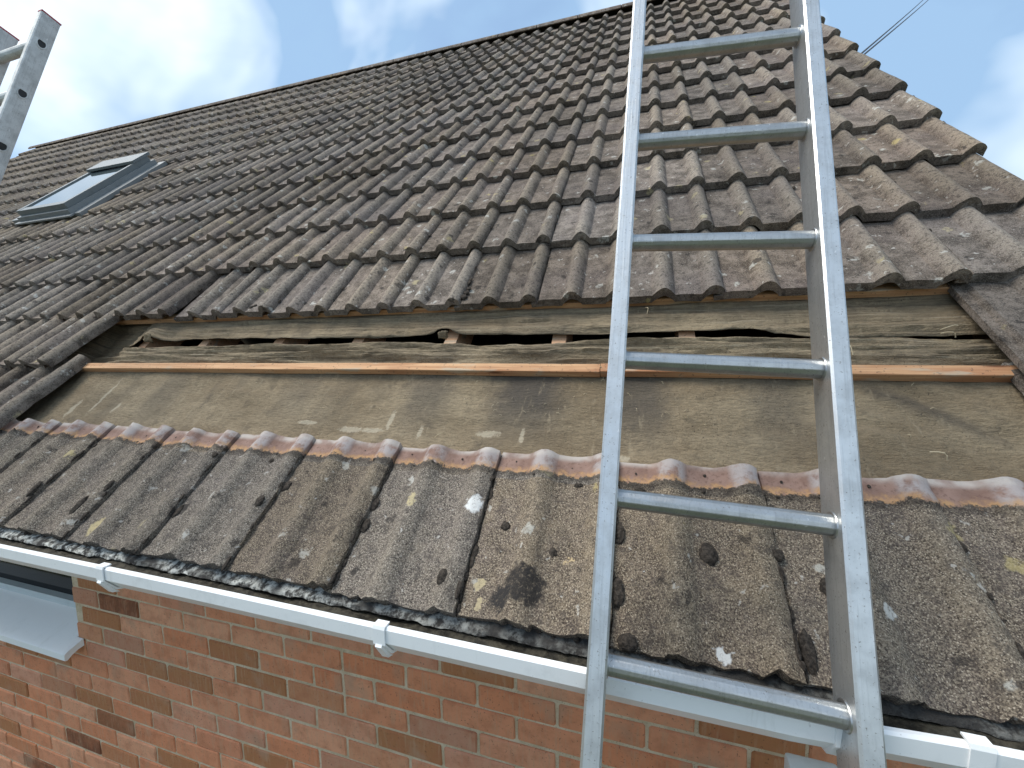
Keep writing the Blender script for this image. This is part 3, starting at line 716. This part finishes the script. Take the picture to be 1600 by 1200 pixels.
for u, s_, r, st in ((.340, .261, .013, 1.3), (.311, .201, .012, 1.4), (.636, .239, .010, 1.8), (.640, .182, .011, 1.6), (.99, .223, .011, 1), (1.097, .279, .009, 1), (1.105, .177, .010, 1.1), (1.41, .215, .017, 1.2),
                     (1.241, .237, .010, 2.2), (1.240, .117, .013, 2.2), (1.262, .036, .017, .9), (1.545, .070, .012, 2.6), (1.528, .226, .012, 1), (.227, .339, .009, .8), (1.281, .345, .012, .6), (1.144, .344, .012, .5),
                     (-.305, .117, .012, 2.6), (-.281, .192, .010, 2), (-.042, .355, .008, 1), (.020, .333, .010, 1), (-.271, .350, .012, .8), (-.567, .336, .012, 1), (.889, .089, .010, 1.6), (.585, .36, .006, 1), (.04, .15, .010, 2), (-.58, .15, .011, 2.4), (.935, .16, .007, 1.8),
                     (1.60, .18, .011, 1.5), (1.23, .30, .007, 2.4), (.93, .31, .005, 2), (-.87, .20, .010, 2)):
    clump(u, s_, r, .55, st)
rg = random.Random(5)
for i in range(190):
    k = rg.randint(-5, 6); clump(k*.3 + .031 + rg.uniform(-.004, .004), rg.uniform(.03, .36), rg.uniform(.0018, .0055), .7, rg.uniform(1, 4))
for k in range(-5, 8):                                     # nail holes near the tile heads, their shade imitated by tiny dark lumps
    for q in (-.225, -.078): clump(k*.3 + q + rg.uniform(-.01, .01), .396 + rg.uniform(-.006, .006), rg.uniform(.0018, .0032), .5, 1.2)
for i in range(60): clump(rg.uniform(-1.2, 1.9), .366 + rg.uniform(-.012, .004), rg.uniform(.0015, .0045), .6, .8)
for i in range(90): clump(rg.uniform(-1.4, 1.9), .030 + rg.uniform(-.006, .010), rg.uniform(.003, .008), .8, .9, -.042 - rg.random()*.012)
for i in range(46):                                        # lumps in the joints of the upper rows
    n = rg.choice((3, 3, 3, 4, 4, 5, 6)); k = rg.randint(-3, 8); s_ = n*GA + rg.uniform(.01, .33); clump(k*.3 + .034, s_, rg.uniform(.003, .007), .6, 1.8, -RH - (s_ - n*GA)*.066 - (.02 if n == 3 else 0)*max(0, 1 - (s_-n*GA)/.4) + .002)
for u, s_, r in ((.763, 1.075, .013), (.766, 1.10, .010), (.77, 1.125, .009), (-.275, 1.075, .010), (-.26, 1.085, .008)): clump(u - .125, s_, r, .5, 1.0, -RH - .018)
o = mesh('moss', *merge(mv), M_MOSS, smooth=80); tag(o, 'dark moss and lichen lumps sitting in the tile joints, with dark dots for nail holes', 'moss', kind='stuff')
sv = []
for i in range(70):
    u, s_ = rg.uniform(.75, 1.45), rg.uniform(.55, .72)
    if i > 40: u, s_ = rg.uniform(-.9, 2.1), rg.uniform(.44, .72)
    a, l = rg.uniform(0, 6.3), rg.uniform(.004, .013); sv.append(tube([R(u, s_, -.1035), R(u + l*math.cos(a)*.6, s_ + l*math.sin(a)*.6, -.099), R(u + l*math.cos(a), s_ + l*math.sin(a), -.1035)], .0008, 4))
for u, s_, a, l in ((1.815, .80, 1.9, .075), (2.03, .89, .2, .04), (2.05, .86, 2.6, .03), (1.30, .99, 1.75, .03), (1.9, .49, 2.5, .03), (1.17, .735, 2.3, .02), (.71, .472, .5, .03)):
    sv.append(tube([R(u + l*t*math.cos(a) + .006*math.sin(3*t), s_ + l*t*math.sin(a), -.088 + .012*math.sin(3.1*t)) for t in (0, .25, .5, .75, 1)], .0012, 5))
o = mesh('straw_litter', *merge(sv), M_STRAW); tag(o, 'scattered straw and wood splinters on the bare felt', 'litter', kind='stuff')
